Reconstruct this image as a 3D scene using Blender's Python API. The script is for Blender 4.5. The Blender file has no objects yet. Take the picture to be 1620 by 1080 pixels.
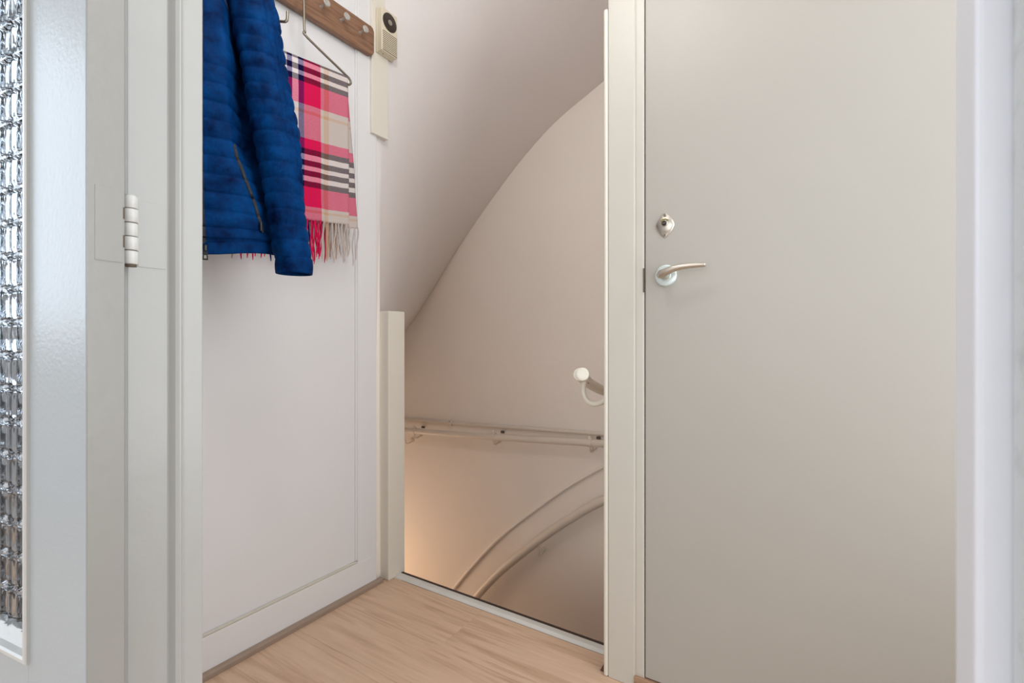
import bpy, bmesh, math, random
import numpy as np
from mathutils import Vector, Matrix
from mathutils.bvhtree import BVHTree
random.seed(4)
C = bpy.context.scene.collection
sc = bpy.context.scene

# ---------------------------------------------------------------- camera
# world: x runs along the doorway wall, y runs into the landing, z is up (metres)
cd = bpy.data.cameras.new('camera'); cam = bpy.data.objects.new('camera', cd); C.objects.link(cam)
cam.location = (0, 0, .88)
cam.rotation_euler = (math.pi/2, 0, math.radians(32.4))
cd.sensor_width = 36; cd.lens = 769/1620*36; cd.shift_y = -5/1620
cd.clip_start = .02; cd.clip_end = 60
cd.dof.use_dof = True; cd.dof.focus_distance = 1.2; cd.dof.aperture_fstop = 9
sc.camera = cam

# ---------------------------------------------------------------- light
w = bpy.data.worlds.new('sky'); sc.world = w; w.use_nodes = True
bg = w.node_tree.nodes['Background']
bg.inputs[0].default_value = (.80, .90, 1.0, 1); bg.inputs[1].default_value = .8
def area(name, loc, rot, sx, sy, power, col):
    l = bpy.data.lights.new(name, 'AREA'); l.shape = 'RECTANGLE'; l.size = sx; l.size_y = sy
    l.energy = power; l.color = col
    o = bpy.data.objects.new(name, l); C.objects.link(o); o.location = loc; o.rotation_euler = rot
    return o
PI = math.pi
area('daylight_side_window', (-2.80, -1.15, 1.62), (0, -PI/2, 0), 1.45, 1.9, 26, (.74, .86, 1.0))
area('rear_window_fill', (.35, -3.05, 1.45), (PI/2, 0, 0), 2.1, 1.7, 34, (.90, .95, 1.0))  # unseen rear window, placed to send even light through the doorway
area('added_landing_daylight', (.63, .77, 1.35), (0, PI/2, 0), 1.9, .62, 11.5, (.92, .96, 1.0))  # fill light from an added, unseen window at the landing's end
area('stair_fill', (-2.52, 1.62, -.35), (0, math.radians(-100), 0), .5, .4, 1.7, (1.0, .90, .80))  # added fill to brighten the stairwell walls, no fitting there
lp_ = bpy.data.lights.new('landing_fill', 'POINT'); lp_.energy = 8; lp_.color = (1.0, .97, .95); lp_.shadow_soft_size = .13  # added point of fill light above the landing, no fitting modelled
lo_ = bpy.data.objects.new('landing_fill', lp_); C.objects.link(lo_); lo_.location = (-.50, .46, 2.15)
pl_ = bpy.data.lights.new('stair_lamp', 'POINT'); pl_.energy = 2.6; pl_.color = (1.0, .62, .32); pl_.shadow_soft_size = .06
po = bpy.data.objects.new('stair_lamp', pl_); C.objects.link(po); po.location = (-2.35, 1.72, -.62)
vs = sc.view_settings
vs.view_transform = 'Standard'; vs.look = 'None'; vs.gamma = 1; vs.use_curve_mapping = False
vs.exposure = 0.14

# ---------------------------------------------------------------- materials
def lin(c):
    return tuple((x/12.92 if x <= .04045 else ((x+.055)/1.055)**2.4) for x in [y/255 for y in c]) + (1,)
def mat(name, col, rough=.5, metal=0, bump=0, bscale=60, var=0, vscale=4, spec=.5, sheen=0):
    m = bpy.data.materials.new(name); m.use_nodes = True
    nt = m.node_tree; b = nt.nodes['Principled BSDF']
    c = lin(col)
    b.inputs['Base Color'].default_value = c
    b.inputs['Roughness'].default_value = rough; b.inputs['Metallic'].default_value = metal
    b.inputs['Specular IOR Level'].default_value = spec
    if sheen: b.inputs['Sheen Weight'].default_value = sheen
    tc = nt.nodes.new('ShaderNodeTexCoord')
    if var:
        n = nt.nodes.new('ShaderNodeTexNoise'); n.inputs['Scale'].default_value = vscale; n.inputs['Detail'].default_value = 5
        r = nt.nodes.new('ShaderNodeValToRGB')
        r.color_ramp.elements[0].position = .3; r.color_ramp.elements[1].position = .7
        r.color_ramp.elements[0].color = tuple(x*(1-var) for x in c[:3])+(1,)
        r.color_ramp.elements[1].color = tuple(min(1, x*(1+var)) for x in c[:3])+(1,)
        nt.links.new(tc.outputs['Object'], n.inputs['Vector']); nt.links.new(n.outputs['Fac'], r.inputs[0])
        nt.links.new(r.outputs[0], b.inputs['Base Color'])
    if bump:
        n = nt.nodes.new('ShaderNodeTexNoise'); n.inputs['Scale'].default_value = bscale; n.inputs['Detail'].default_value = 4
        bp = nt.nodes.new('ShaderNodeBump'); bp.inputs['Strength'].default_value = bump; bp.inputs['Distance'].default_value = .002
        nt.links.new(tc.outputs['Object'], n.inputs['Vector']); nt.links.new(n.outputs['Fac'], bp.inputs['Height'])
        nt.links.new(bp.outputs[0], b.inputs['Normal'])
    return m
M = {}
M['white_gloss'] = mat('white gloss paint', (226, 226, 222), .28, bump=.18, bscale=120, var=.012, vscale=6)
M['jamb'] = mat('shaded white gloss paint', (190, 190, 186), .32, bump=.3, bscale=45, var=.02, vscale=9)  # darker copy of the jamb white, shade of the left jamb in the colour
M['wall'] = mat('white wall paint', (232, 231, 231), .6, bump=.12, bscale=80, var=.01)
M['cream'] = mat('cream trim paint', (205, 200, 189), .38, bump=.2, bscale=50, var=.015, vscale=7)
M['door'] = mat('greige door paint', (177, 172, 163), .42, bump=.1, bscale=90, var=.012, vscale=3)
M['plaster'] = mat('warm plaster paint', (246, 236, 226), .75, bump=.35, bscale=55, var=.015, vscale=3)
M['soffit'] = mat('soffit plaster', (230, 224, 221), .72, bump=.35, bscale=40, var=.015, vscale=2)
M['rail'] = mat('painted handrail', (228, 216, 202), .28, bump=.05)
M['rail_white'] = mat('white painted handrail', (228, 222, 208), .38, bump=.12, bscale=80)
M['post'] = mat('lightened cream paint', (230, 224, 211), .38, bump=.15, bscale=50)  # trim cream made lighter, standing in for light on the post
M['ceiling'] = mat('ceiling paint', (232, 230, 226), .8)
M['steel'] = mat('brushed steel', (150, 142, 128), .34, 1)
M['nickel'] = mat('satin nickel', (200, 192, 180), .34, 1, bump=.06, bscale=300)
M['rosette'] = mat('polished chrome', (218, 228, 224), .34, .55)
M['dark'] = mat('dark gap', (40, 34, 30), .7)
M['rust'] = mat('worn dark edge', (104, 92, 78), .8)
M['ivory'] = mat('ivory plastic', (224, 214, 190), .42, bump=.05)
M['slot'] = mat('dark grille backing', (74, 60, 38), .8)  # dark backing colour between the grille slats
M['disc'] = mat('dark brown disc', (52, 42, 34), .45)
M['button'] = mat('grey button ring', (178, 172, 160), .35, .6)
M['tstrip'] = mat('painted metal strip', (214, 211, 204), .5, 0, bump=.2, bscale=90, var=.03, vscale=20)
M['nosing'] = mat('dark rubber nosing', (62, 46, 38), .7, bump=.3, bscale=200)
M['plinth'] = mat('taupe plinth strip', (158, 138, 122), .5, var=.04, vscale=30)
M['tread'] = mat('stair carpet', (128, 112, 98), .9, bump=.4, bscale=300)
M['zip'] = mat('black zip tape', (26, 26, 32), .55)
M['zipteeth'] = mat('grey zip teeth', (70, 72, 76), .35, .8)
M['clear'] = mat('clear knob', (206, 204, 196), .12, .55)
M['brass'] = mat('old brass lip', (150, 140, 100), .4, .8)

# floor laminate: light oak, grain along x
def wood(name, base, dark, rough, along='x', scale=1.0):
    m = bpy.data.materials.new(name); m.use_nodes = True; nt = m.node_tree; b = nt.nodes['Principled BSDF']
    L = nt.links.new
    tc = nt.nodes.new('ShaderNodeTexCoord'); oi = nt.nodes.new('ShaderNodeObjectInfo')
    mp = nt.nodes.new('ShaderNodeMapping')
    mp.inputs['Scale'].default_value = (.62*scale, 8*scale, 8*scale) if along == 'x' else (9*scale, .62*scale, 9*scale)
    ad = nt.nodes.new('ShaderNodeVectorMath'); ad.operation = 'ADD'
    ml = nt.nodes.new('ShaderNodeMath'); ml.operation = 'MULTIPLY'; ml.inputs[1].default_value = 37.0
    L(oi.outputs['Random'], ml.inputs[0]); L(tc.outputs['Object'], mp.inputs[0]); L(mp.outputs[0], ad.inputs[0]); L(ml.outputs[0], ad.inputs[1])
    n1 = nt.nodes.new('ShaderNodeTexNoise'); n1.inputs['Scale'].default_value = 1.2; n1.inputs['Detail'].default_value = 6; n1.inputs['Distortion'].default_value = 1.4
    n2 = nt.nodes.new('ShaderNodeTexNoise'); n2.inputs['Scale'].default_value = 6; n2.inputs['Detail'].default_value = 8; n2.inputs['Roughness'].default_value = .65
    L(ad.outputs[0], n1.inputs['Vector']); L(ad.outputs[0], n2.inputs['Vector'])
    # rings from noise
    mu = nt.nodes.new('ShaderNodeMath'); mu.operation = 'MULTIPLY'; mu.inputs[1].default_value = 34
    si = nt.nodes.new('ShaderNodeMath'); si.operation = 'SINE'
    L(n1.outputs['Fac'], mu.inputs[0]); L(mu.outputs[0], si.inputs[0])
    r1 = nt.nodes.new('ShaderNodeMapRange'); r1.inputs[1].default_value = -.2; r1.inputs[2].default_value = 1.0; r1.inputs[3].default_value = 0; r1.inputs[4].default_value = .75
    L(si.outputs[0], r1.inputs[0])
    r2 = nt.nodes.new('ShaderNodeMapRange'); r2.inputs[1].default_value = .38; r2.inputs[2].default_value = .7; r2.inputs[3].default_value = 0; r2.inputs[4].default_value = .42
    L(n2.outputs['Fac'], r2.inputs[0])
    s = nt.nodes.new('ShaderNodeMath'); s.operation = 'ADD'; s.use_clamp = True
    mm = nt.nodes.new('ShaderNodeMath'); mm.operation = 'MULTIPLY'; L(r1.outputs[0], mm.inputs[0]); L(n2.outputs['Fac'], mm.inputs[1])
    L(mm.outputs[0], s.inputs[0]); L(r2.outputs[0], s.inputs[1])
    mx = nt.nodes.new('ShaderNodeMix'); mx.data_type = 'RGBA'
    mx.inputs[6].default_value = lin(base); mx.inputs[7].default_value = lin(dark)
    L(s.outputs[0], mx.inputs[0]); L(mx.outputs[2], b.inputs['Base Color'])
    b.inputs['Roughness'].default_value = rough
    bp = nt.nodes.new('ShaderNodeBump'); bp.inputs['Strength'].default_value = .08; bp.inputs['Distance'].default_value = .001
    L(n2.outputs['Fac'], bp.inputs['Height']); L(bp.outputs[0], b.inputs['Normal'])
    return m
M['laminate'] = wood('light oak laminate', (222, 190, 162), (186, 148, 118), .38)
M['rackwood'] = wood('oak rack board', (150, 112, 86), (100, 70, 52), .45, 'y', 3.0)
M['sillwood'] = wood('oak sill', (176, 140, 112), (130, 96, 74), .5)

# jacket cloth: mottled blue suede look
def jacket_mat():
    m = bpy.data.materials.new('blue brushed quilted fabric'); m.use_nodes = True; nt = m.node_tree; b = nt.nodes['Principled BSDF']; L = nt.links.new
    tc = nt.nodes.new('ShaderNodeTexCoord')
    n = nt.nodes.new('ShaderNodeTexNoise'); n.inputs['Scale'].default_value = 17; n.inputs['Detail'].default_value = 7; n.inputs['Roughness'].default_value = .66
    L(tc.outputs['Object'], n.inputs['Vector'])
    r = nt.nodes.new('ShaderNodeValToRGB'); e = r.color_ramp.elements
    e[0].position = .3; e[0].color = lin((0, 8, 50)); e[1].position = .74; e[1].color = lin((0, 72, 138))
    L(n.outputs['Fac'], r.inputs[0]); L(r.outputs[0], b.inputs['Base Color'])
    b.inputs['Roughness'].default_value = .62; b.inputs['Specular IOR Level'].default_value = .06
    b.inputs['Sheen Weight'].default_value = .03; b.inputs['Sheen Roughness'].default_value = .4
    b.inputs['Sheen Tint'].default_value = (.25, .55, 1, 1)
    mp = nt.nodes.new('ShaderNodeMapping'); mp.inputs['Scale'].default_value = (60, 60, 14)
    n2 = nt.nodes.new('ShaderNodeTexNoise'); n2.inputs['Scale'].default_value = 1; n2.inputs['Detail'].default_value = 5
    L(tc.outputs['Object'], mp.inputs[0]); L(mp.outputs[0], n2.inputs['Vector'])
    bp = nt.nodes.new('ShaderNodeBump'); bp.inputs['Strength'].default_value = .5; bp.inputs['Distance'].default_value = .004
    L(n2.outputs['Fac'], bp.inputs['Height']); L(bp.outputs[0], b.inputs['Normal'])
    return m
M['jacket'] = jacket_mat()

# tartan: warp bands across u, weft bands along v of the scarf's own UVs
COL = {'D': (22, 16, 90), 'W': (232, 222, 220), 'R': (216, 26, 82), 'P': (200, 187, 180), 'T': (196, 158, 128), 'K': (16, 8, 24)}
WARP = [(0, 'P'), (.190, 'T'), (.238, 'P'), (.268, 'R'), (.418, 'D'), (.467, 'W'), (.519, 'D'), (.560, 'W'), (.605, 'D'), (.65, 'W'), (.70, 'D'), (.74, 'R'), (.90, 'P'), (.95, 'T'), (.97, 'P')]
WEFT = [(0, 'K'), (.025, 'W'), (.055, 'K'), (.09, 'W'), (.12, 'K'), (.155, 'R'), (.29, 'P'), (.325, 'T'), (.345, 'P'), (.50, 'R'), (.56, 'K'), (.595, 'W'), (.63, 'K'), (.665, 'W'), (.695, 'K'), (.73, 'W'), (.76, 'K'), (.795, 'R'), (.915, 'P'), (.935, 'T'), (.95, 'P')]
def tartan_mat():
    m = bpy.data.materials.new('tartan wool'); m.use_nodes = True; nt = m.node_tree; b = nt.nodes['Principled BSDF']; L = nt.links.new
    uv = nt.nodes.new('ShaderNodeTexCoord'); sp = nt.nodes.new('ShaderNodeSeparateXYZ'); L(uv.outputs['UV'], sp.inputs[0])
    def ramp(bands, out):
        r = nt.nodes.new('ShaderNodeValToRGB'); cr = r.color_ramp; cr.interpolation = 'CONSTANT'
        for i, (p, k) in enumerate(bands):
            e = cr.elements[i] if i < 2 else cr.elements.new(p)
            e.position = p; e.color = lin(COL[k])
        L(sp.outputs[out], r.inputs[0]); return r
    a = ramp(WARP, 0); c = ramp(WEFT, 1)
    # twill: diagonal fine lines switch warp / weft
    wv = nt.nodes.new('ShaderNodeMapping'); wv.inputs['Scale'].default_value = (170, 210, 1); L(uv.outputs['UV'], wv.inputs[0])
    n = nt.nodes.new('ShaderNodeTexNoise'); n.inputs['Scale'].default_value = 1.0; n.inputs['Detail'].default_value = 2; L(wv.outputs[0], n.inputs['Vector'])
    mr = nt.nodes.new('ShaderNodeMapRange'); mr.inputs[1].default_value = .38; mr.inputs[2].default_value = .62; mr.inputs[3].default_value = .30; mr.inputs[4].default_value = .70
    L(n.outputs['Fac'], mr.inputs[0])
    mx = nt.nodes.new('ShaderNodeMix'); mx.data_type = 'RGBA'; L(mr.outputs[0], mx.inputs[0]); L(a.outputs[0], mx.inputs[6]); L(c.outputs[0], mx.inputs[7])
    mu = nt.nodes.new('ShaderNodeMix'); mu.data_type = 'RGBA'; mu.blend_type = 'MULTIPLY'; mu.inputs[0].default_value = 1
    L(a.outputs[0], mu.inputs[6]); L(c.outputs[0], mu.inputs[7])
    gm = nt.nodes.new('ShaderNodeGamma'); gm.inputs[1].default_value = .5; L(mu.outputs[2], gm.inputs[0])
    m2 = nt.nodes.new('ShaderNodeMix'); m2.data_type = 'RGBA'; m2.inputs[0].default_value = .5; L(mx.outputs[2], m2.inputs[6]); L(gm.outputs[0], m2.inputs[7])
    L(m2.outputs[2], b.inputs['Base Color']); b.inputs['Roughness'].default_value = .9; b.inputs['Specular IOR Level'].default_value = .1
    bp = nt.nodes.new('ShaderNodeBump'); bp.inputs['Strength'].default_value = .3; bp.inputs['Distance'].default_value = .001
    L(n.outputs['Fac'], bp.inputs['Height']); L(bp.outputs[0], b.inputs['Normal'])
    return m
M['tartan'] = tartan_mat()
for k in COL: M['yarn'+k] = mat('yarn '+k, COL[k], .9, spec=.1)

def glass_mat():
    m = bpy.data.materials.new('patterned glass'); m.use_nodes = True; nt = m.node_tree; b = nt.nodes['Principled BSDF']
    b.inputs['Base Color'].default_value = (.55, .59, .63, 1); b.inputs['Roughness'].default_value = .02
    b.inputs['Transmission Weight'].default_value = 1; b.inputs['IOR'].default_value = 1.5
    return m
M['glass'] = glass_mat()

# ---------------------------------------------------------------- mesh helpers
class MB:
    def __init__(s): s.v = []; s.f = []; s.uv = None
    def add(s, vs, fs):
        k = len(s.v); s.v += [tuple(p) for p in vs]; s.f += [tuple(i+k for i in f) for f in fs]; return s
    def box(s, x0, x1, y0, y1, z0, z1):
        return s.add([(x0, y0, z0), (x1, y0, z0), (x1, y1, z0), (x0, y1, z0), (x0, y0, z1), (x1, y0, z1), (x1, y1, z1), (x0, y1, z1)],
                     [(0, 3, 2, 1), (4, 5, 6, 7), (0, 1, 5, 4), (1, 2, 6, 5), (2, 3, 7, 6), (3, 0, 4, 7)])
    def prism(s, poly, axis, a0, a1):
        # poly: counter-clockwise 2D points, extruded along axis
        def P(p, a):
            return {'x': (a, p[0], p[1]), 'y': (p[0], a, p[1]), 'z': (p[0], p[1], a)}[axis]
        n = len(poly)
        s.add([P(p, a0) for p in poly] + [P(p, a1) for p in poly],
              [tuple(range(n-1, -1, -1)), tuple(range(n, 2*n))] + [(i, (i+1) % n, n+(i+1) % n, n+i) for i in range(n)])
        return s
    def tube(s, pts, r, n=12, cap=True, flat=1.0, closed=False):
        pts = [Vector(p) for p in pts]; m = len(pts)
        rs = r if isinstance(r, (list, tuple)) else [r]*m
        up = None; rings = []
        for i, p in enumerate(pts):
            if closed: t = (pts[(i+1) % m]-pts[i-1]).normalized()
            else: t = (pts[min(i+1, m-1)]-pts[max(i-1, 0)]).normalized()
            if up is None:
                a = Vector((0, 0, 1)) if abs(t.z) < .9 else Vector((0, 1, 0))
                up = (a - t*a.dot(t)).normalized()
            else: up = (up - t*up.dot(t)).normalized()
            sd = t.cross(up)
            rings.append([p + (sd*math.cos(2*PI*k/n)*flat + up*math.sin(2*PI*k/n))*rs[i] for k in range(n)])
        vs = [q for rg in rings for q in rg]; fs = []
        mm = m if closed else m-1
        for i in range(mm):
            j = (i+1) % m
            for k in range(n):
                fs.append((i*n+k, i*n+(k+1) % n, j*n+(k+1) % n, j*n+k))
        if cap and not closed:
            fs.append(tuple(range(n-1, -1, -1))); fs.append(tuple((m-1)*n+k for k in range(n)))
        return s.add(vs, fs)
    def lathe(s, prof, o, ax, n=32):
        # prof: (radius, distance along ax)
        ax = Vector(ax).normalized(); o = Vector(o)
        a = Vector((0, 0, 1)) if abs(ax.z) < .9 else Vector((1, 0, 0))
        u = (a-ax*a.dot(ax)).normalized(); w_ = ax.cross(u)
        vs = []; fs = []
        for r_, d in prof:
            for k in range(n):
                t = 2*PI*k/n; vs.append(o+ax*d+(u*math.cos(t)+w_*math.sin(t))*max(r_, 1e-5))
        for i in range(len(prof)-1):
            for k in range(n):
                fs.append((i*n+k, i*n+(k+1) % n, (i+1)*n+(k+1) % n, (i+1)*n+k))
        fs.append(tuple(range(n-1, -1, -1))); fs.append(tuple((len(prof)-1)*n+k for k in range(n)))
        return s.add(vs, fs)
    def grid(s, nu, nv, fn, closed_u=False):
        vs = []; fs = []
        for j in range(nv):
            for i in range(nu): vs.append(fn(i, j))
        for j in range(nv-1):
            for i in range(nu if closed_u else nu-1):
                i2 = (i+1) % nu
                fs.append((j*nu+i, j*nu+i2, (j+1)*nu+i2, (j+1)*nu+i))
        return s.add(vs, fs)
    def build(s, name, m, parent=None, smooth=False, bevel=0, seg=2, **props):
        me = bpy.data.meshes.new(name)
        me.from_pydata(s.v, [], s.f)
        bm = bmesh.new(); bm.from_mesh(me); bmesh.ops.recalc_face_normals(bm, faces=bm.faces); bm.to_mesh(me); bm.free()
        me.materials.append(m)
        if smooth:
            me.shade_smooth()
            if smooth != 'all':
                me.set_sharp_from_angle(angle=math.radians(40))
        o = bpy.data.objects.new(name, me); C.objects.link(o)
        if parent: o.parent = parent
        if bevel:
            b = o.modifiers.new('bevel', 'BEVEL'); b.width = bevel; b.segments = seg; b.limit_method = 'ANGLE'; b.angle_limit = math.radians(35)
        for k, v in props.items(): o[k] = v
        return o
def empty(name, loc, label=None, category=None, group=None, kind=None, rz=0):
    o = bpy.data.objects.new(name, None); C.objects.link(o); o.location = loc; o.rotation_euler = (0, 0, rz)
    o.empty_display_size = .05
    return tag(o, label, category, group, kind)
def tag(o, label=None, category=None, group=None, kind=None):
    if label: o['label'] = label
    if category: o['category'] = category
    if group: o['group'] = group
    if kind: o['kind'] = kind
    return o
def keep(o, p):      # parent keeping world coordinates (parent has no rotation)
    o.parent = p; o.matrix_parent_inverse = p.matrix_basis.inverted(); return o
def struct(o, label): return tag(o, label, kind='structure')

# ================================================================ setting
XL = -1.345          # landing left wall
Y0, Y1 = .342, 1.20  # landing depth
CH = 2.50
# --- floor
fl = MB().box(-1.45, .62, .25, 1.277, -.16, -.010).build('floor', M['sillwood'])
struct(fl, 'light oak laminate floor of the landing')
rows = [1.277-.192*k for k in range(0, 7)]
for k in range(6):
    ya, yb = rows[k+1], rows[k]
    if k == 5: ya = .252
    off = [-.92, -.29, -1.33+.5, -.05, -.62, -.4][k]
    for (xa, xb) in ((XL+.001, off), (off, .60)):
        MB().box(xa+.00015, xb-.00015, ya+.00015, yb-.00015, -.0099, 0).build('plank', M['laminate'], fl, bevel=.0004, seg=1)
f2 = MB().box(-2.9, 2.3, -3.2, .2515, -.16, -.001).build('floor', M['laminate']); struct(f2, 'light oak laminate floor of the front room')
# --- landing left wall: recessed panel with frame, stile, bead
wl = MB().box(-1.50, XL-.008, .342, 1.215, -.05, CH).build('wall_left', M['wall']); struct(wl, 'white panelled wall behind the coats')
MB().box(XL-.02, XL, 1.1285, 1.2130, .0, CH).build('stile', M['wall'], wl, bevel=.003)
MB().box(XL-.02, XL, .343, 1.1285, 2.25, CH).build('rail', M['wall'], wl, bevel=.003)
# slim moulding round the recessed panel
MB().tube([(XL-.006, 1.125, .118), (XL-.006, 1.125, 2.25)], .0040, 10).build('panel_moulding', M['wall'], wl, smooth=True)
bb = MB().box(XL-.02, XL+.0004, .343, 1.2135, 0, .108).build('baseboard_left', M['wall'], bevel=.004, seg=3); struct(bb, 'tall white painted baseboard along the coat wall')
keepb = MB().tube([(XL-.0045, .343, .1095), (XL-.0045, 1.125, .1095)], .0052, 10).build('bead', M['cream'], bb, smooth=True)
pl = MB().prism([(XL+.0005, 0), (XL+.0145, 0), (XL+.0145, .012), (XL+.010, .0165), (XL+.0005, .0185)], 'y', .345, 1.232).build('trim_1', M['plinth'], bevel=.001)
struct(pl, 'narrow taupe plinth strip between white baseboard and floor')
# --- wall to the right of the stairs with the WC door
wr = MB()
wr.box(-.466, -.372, 1.200+.004, 1.277, 0, CH)
wr.box(-.372, .455, 1.215, 1.277, 2.05, CH); wr.box(.455, .62, 1.204, 1.277, 0, CH)
wr = wr.build('wall_back', M['cream']); struct(wr, 'narrow wall holding the flush door')
MB().box(-.466, -.3955, 1.200, 1.2045, .0, 2.15).build('casing', M['cream'], wr, bevel=.0025)
cs = MB().box(-.3945, -.3722, 1.2030, 1.2600, .0335, 2.05).build('frame', M['cream'], wr, bevel=.003)
MB().box(-.372, .455, 1.2030, 1.2600, 2.035, 2.06).build('frame', M['cream'], wr, bevel=.003)
MB().box(.4575, .478, 1.2030, 1.2600, .0335, 2.05).build('frame', M['cream'], wr, bevel=.003)
MB().box(-.372, .455, 1.243, 1.262, .034, 2.035).build('frame', M['dark'], wr)  # dark sheet behind the leaf, seen as the gap round it
ed = MB().box(-.4785, -.4665, 1.1985, 1.277, .0, 1.738).build('trim_2', M['rail_white'], bevel=.005, seg=4); struct(ed, 'rounded white edge lath on the corner beside the stair opening')
MB().box(-.3965, .47, 1.196, 1.262, .0, .031).build('trim_3', M['sillwood'], bevel=.002)
struct(bpy.data.objects['trim_3'], 'oak sill under the flush door')
MB().prism([(-.4935, 0), (-.4790, 0), (-.4790, .020), (-.4835, .020)], 'y', 1.212, 1.276).build('trim_4', mat('dark red-brown plinth', (96, 62, 50), .5), bevel=.001)
struct(bpy.data.objects['trim_4'], 'short dark brown plinth end beside the stair threshold')
# --- doorway wall (camera stands in it)
wf = MB()
wf.box(-2.9, -.770, .2655, Y0, -.05, CH); wf.box(.10, 2.3, .252, Y0, -.05, CH); wf.box(-.770, .10, .2655, Y0, 2.08, CH)
wf = wf.build('wall_front', M['wall']); struct(wf, 'wall with the open doorway towards the front room')
jl = empty('trim_5', (-.742, .30, 0)); struct(jl, 'painted left jamb of the open doorway')
def jpart(name, b, m=M['jamb'], bev=.0022, p=jl):
    o = b.build(name, m, bevel=bev, seg=3); keep(o, p); return o
jpart('jamb', MB().box(-.771, -.742, .2580, .3085, 0, 2.08))
jpart('door_stop', MB().prism([(-.771, .3080), (-.7425, .3030), (-.7405, .3050), (-.7325, .3095), (-.7303, .3135), (-.730, .3425), (-.771, .3425)], 'z', 0, 2.08), bev=.0012)
# a hollow bead line on the stop
jpart('bead', MB().tube([(-.7305, .3170, 0), (-.7305, .3170, 2.05)], .0013, 8), bev=0)
jpart('architrave', MB().box(-.835, -.7428, .256, .2656, 0, 2.13))
jr = empty('trim_6', (.072, .30, 0)); struct(jr, 'bright painted right jamb of the open doorway')
def scuff_mat():
    m = mat('scuffed white paint', (212, 216, 214), .4, bump=.35, bscale=30)
    nt = m.node_tree; L = nt.links.new; b = nt.nodes['Principled BSDF']
    tc = nt.nodes.new('ShaderNodeTexCoord'); n = nt.nodes.new('ShaderNodeTexNoise'); n.inputs['Scale'].default_value = 16; n.inputs['Detail'].default_value = 8; n.inputs['Roughness'].default_value = .7
    L(tc.outputs['Object'], n.inputs['Vector'])
    # the worn patch sits around z = 1.15
    sp = nt.nodes.new('ShaderNodeSeparateXYZ'); L(tc.outputs['Object'], sp.inputs[0])
    su = nt.nodes.new('ShaderNodeMath'); su.operation = 'SUBTRACT'; su.inputs[1].default_value = 1.015; L(sp.outputs[2], su.inputs[0])
    ab = nt.nodes.new('ShaderNodeMath'); ab.operation = 'ABSOLUTE'; L(su.outputs[0], ab.inputs[0])
    mr = nt.nodes.new('ShaderNodeMapRange'); mr.inputs[1].default_value = 0; mr.inputs[2].default_value = .04; mr.inputs[3].default_value = .17; mr.inputs[4].default_value = 0; L(ab.outputs[0], mr.inputs[0])
    ad = nt.nodes.new('ShaderNodeMath'); ad.operation = 'ADD'; L(n.outputs['Fac'], ad.inputs[0]); L(mr.outputs[0], ad.inputs[1])
    r = nt.nodes.new('ShaderNodeValToRGB'); r.color_ramp.elements[0].position = .54; r.color_ramp.elements[0].color = lin((214, 217, 215)); r.color_ramp.elements[1].position = .78; r.color_ramp.elements[1].color = lin((150, 152, 150))
    L(ad.outputs[0], r.inputs[0]); L(r.outputs[0], b.inputs['Base Color'])
    return m
M['scuff'] = scuff_mat()
M['jamb_lit'] = mat('lit white gloss', (240, 241, 246), .3, bump=.3, bscale=30)  # lighter copy of the jamb white, daylight on the right jamb in the colour
jpart('door_stop', MB().box(.060, .101, .3025, .3425, 0, 2.08), M['jamb_lit'], .003, jr)
jpart('jamb', MB().box(.072, .101, .2540, .3025, 0, 2.08), M['scuff'], .002, jr)
jpart('architrave', MB().box(.0745, .16, .2440, .2541, 0, 2.13), M['jamb_lit'], .003, jr)
hd = MB().box(-.742, .072, .2655, .3425, 2.05, 2.08).build('trim_7', M['jamb'], bevel=.002); struct(hd, 'head of the open doorway')
# --- landing far right wall + ceiling
wg = MB().box(.60, .70, .342, .44, -.05, CH).box(.60, .70, 1.10, 1.277, -.05, CH).box(.60, .70, .44, 1.10, -.05, .36).box(.60, .70, .44, 1.10, 2.34, CH)
o = MB().box(.655, .69, .44, .48, .36, 2.34).box(.655, .69, 1.06, 1.10, .36, 2.34).box(.655, .69, .48, 1.06, .36, .40).box(.655, .69, .48, 1.06, 2.30, 2.34).build('window_3', M['white_gloss'], bevel=.003); struct(o, 'tall narrow window frame added for fill light at the right end of the landing')  # unseen window added so daylight fills the landing
wg = wg.build('wall_right', M['wall']); struct(wg, 'white wall at the right end of the landing')
ce = MB().box(-1.50, .70, .25, 1.277, CH, CH+.1).build('ceiling', M['ceiling']); struct(ce, 'white landing ceiling')
# --- front room shell (behind the camera), with two window openings, the rear one placed for even light
def wall_hole(axis, a, t, lo, hi, h0, h1, z0, z1):
    b = MB(); c0, c1 = min(a, t), max(a, t)
    for (p, q, r_, s_) in ((lo, h0, -.05, 2.6), (h1, hi, -.05, 2.6), (h0, h1, -.05, z0), (h0, h1, z1, 2.6)):
        if axis == 'x': b.box(c0, c1, p, q, r_, s_)
        else: b.box(p, q, c0, c1, r_, s_)
    return b
rw = mat('front room wall paint', (222, 222, 222), .8)
o = wall_hole('x', -2.9, -3.0, -3.2, .2655, -2.1, -.2, .9, 2.35).build('wall_west', rw); struct(o, 'front room wall with the side window')
o = wall_hole('y', -3.2, -3.1, -2.9, 2.3, -.70, 1.40, .6, 2.3).build('wall_south', rw); struct(o, 'front room wall with the added rear window')
o = MB().box(2.3, 2.4, -3.2, .342, -.05, 2.6).build('wall_east', rw); struct(o, 'front room wall on the right')
o = MB().box(-3.0, 2.4, -3.2, .2655, CH+.0, CH+.1).build('ceiling', M['ceiling']); struct(o, 'white ceiling of the front room')
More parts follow.
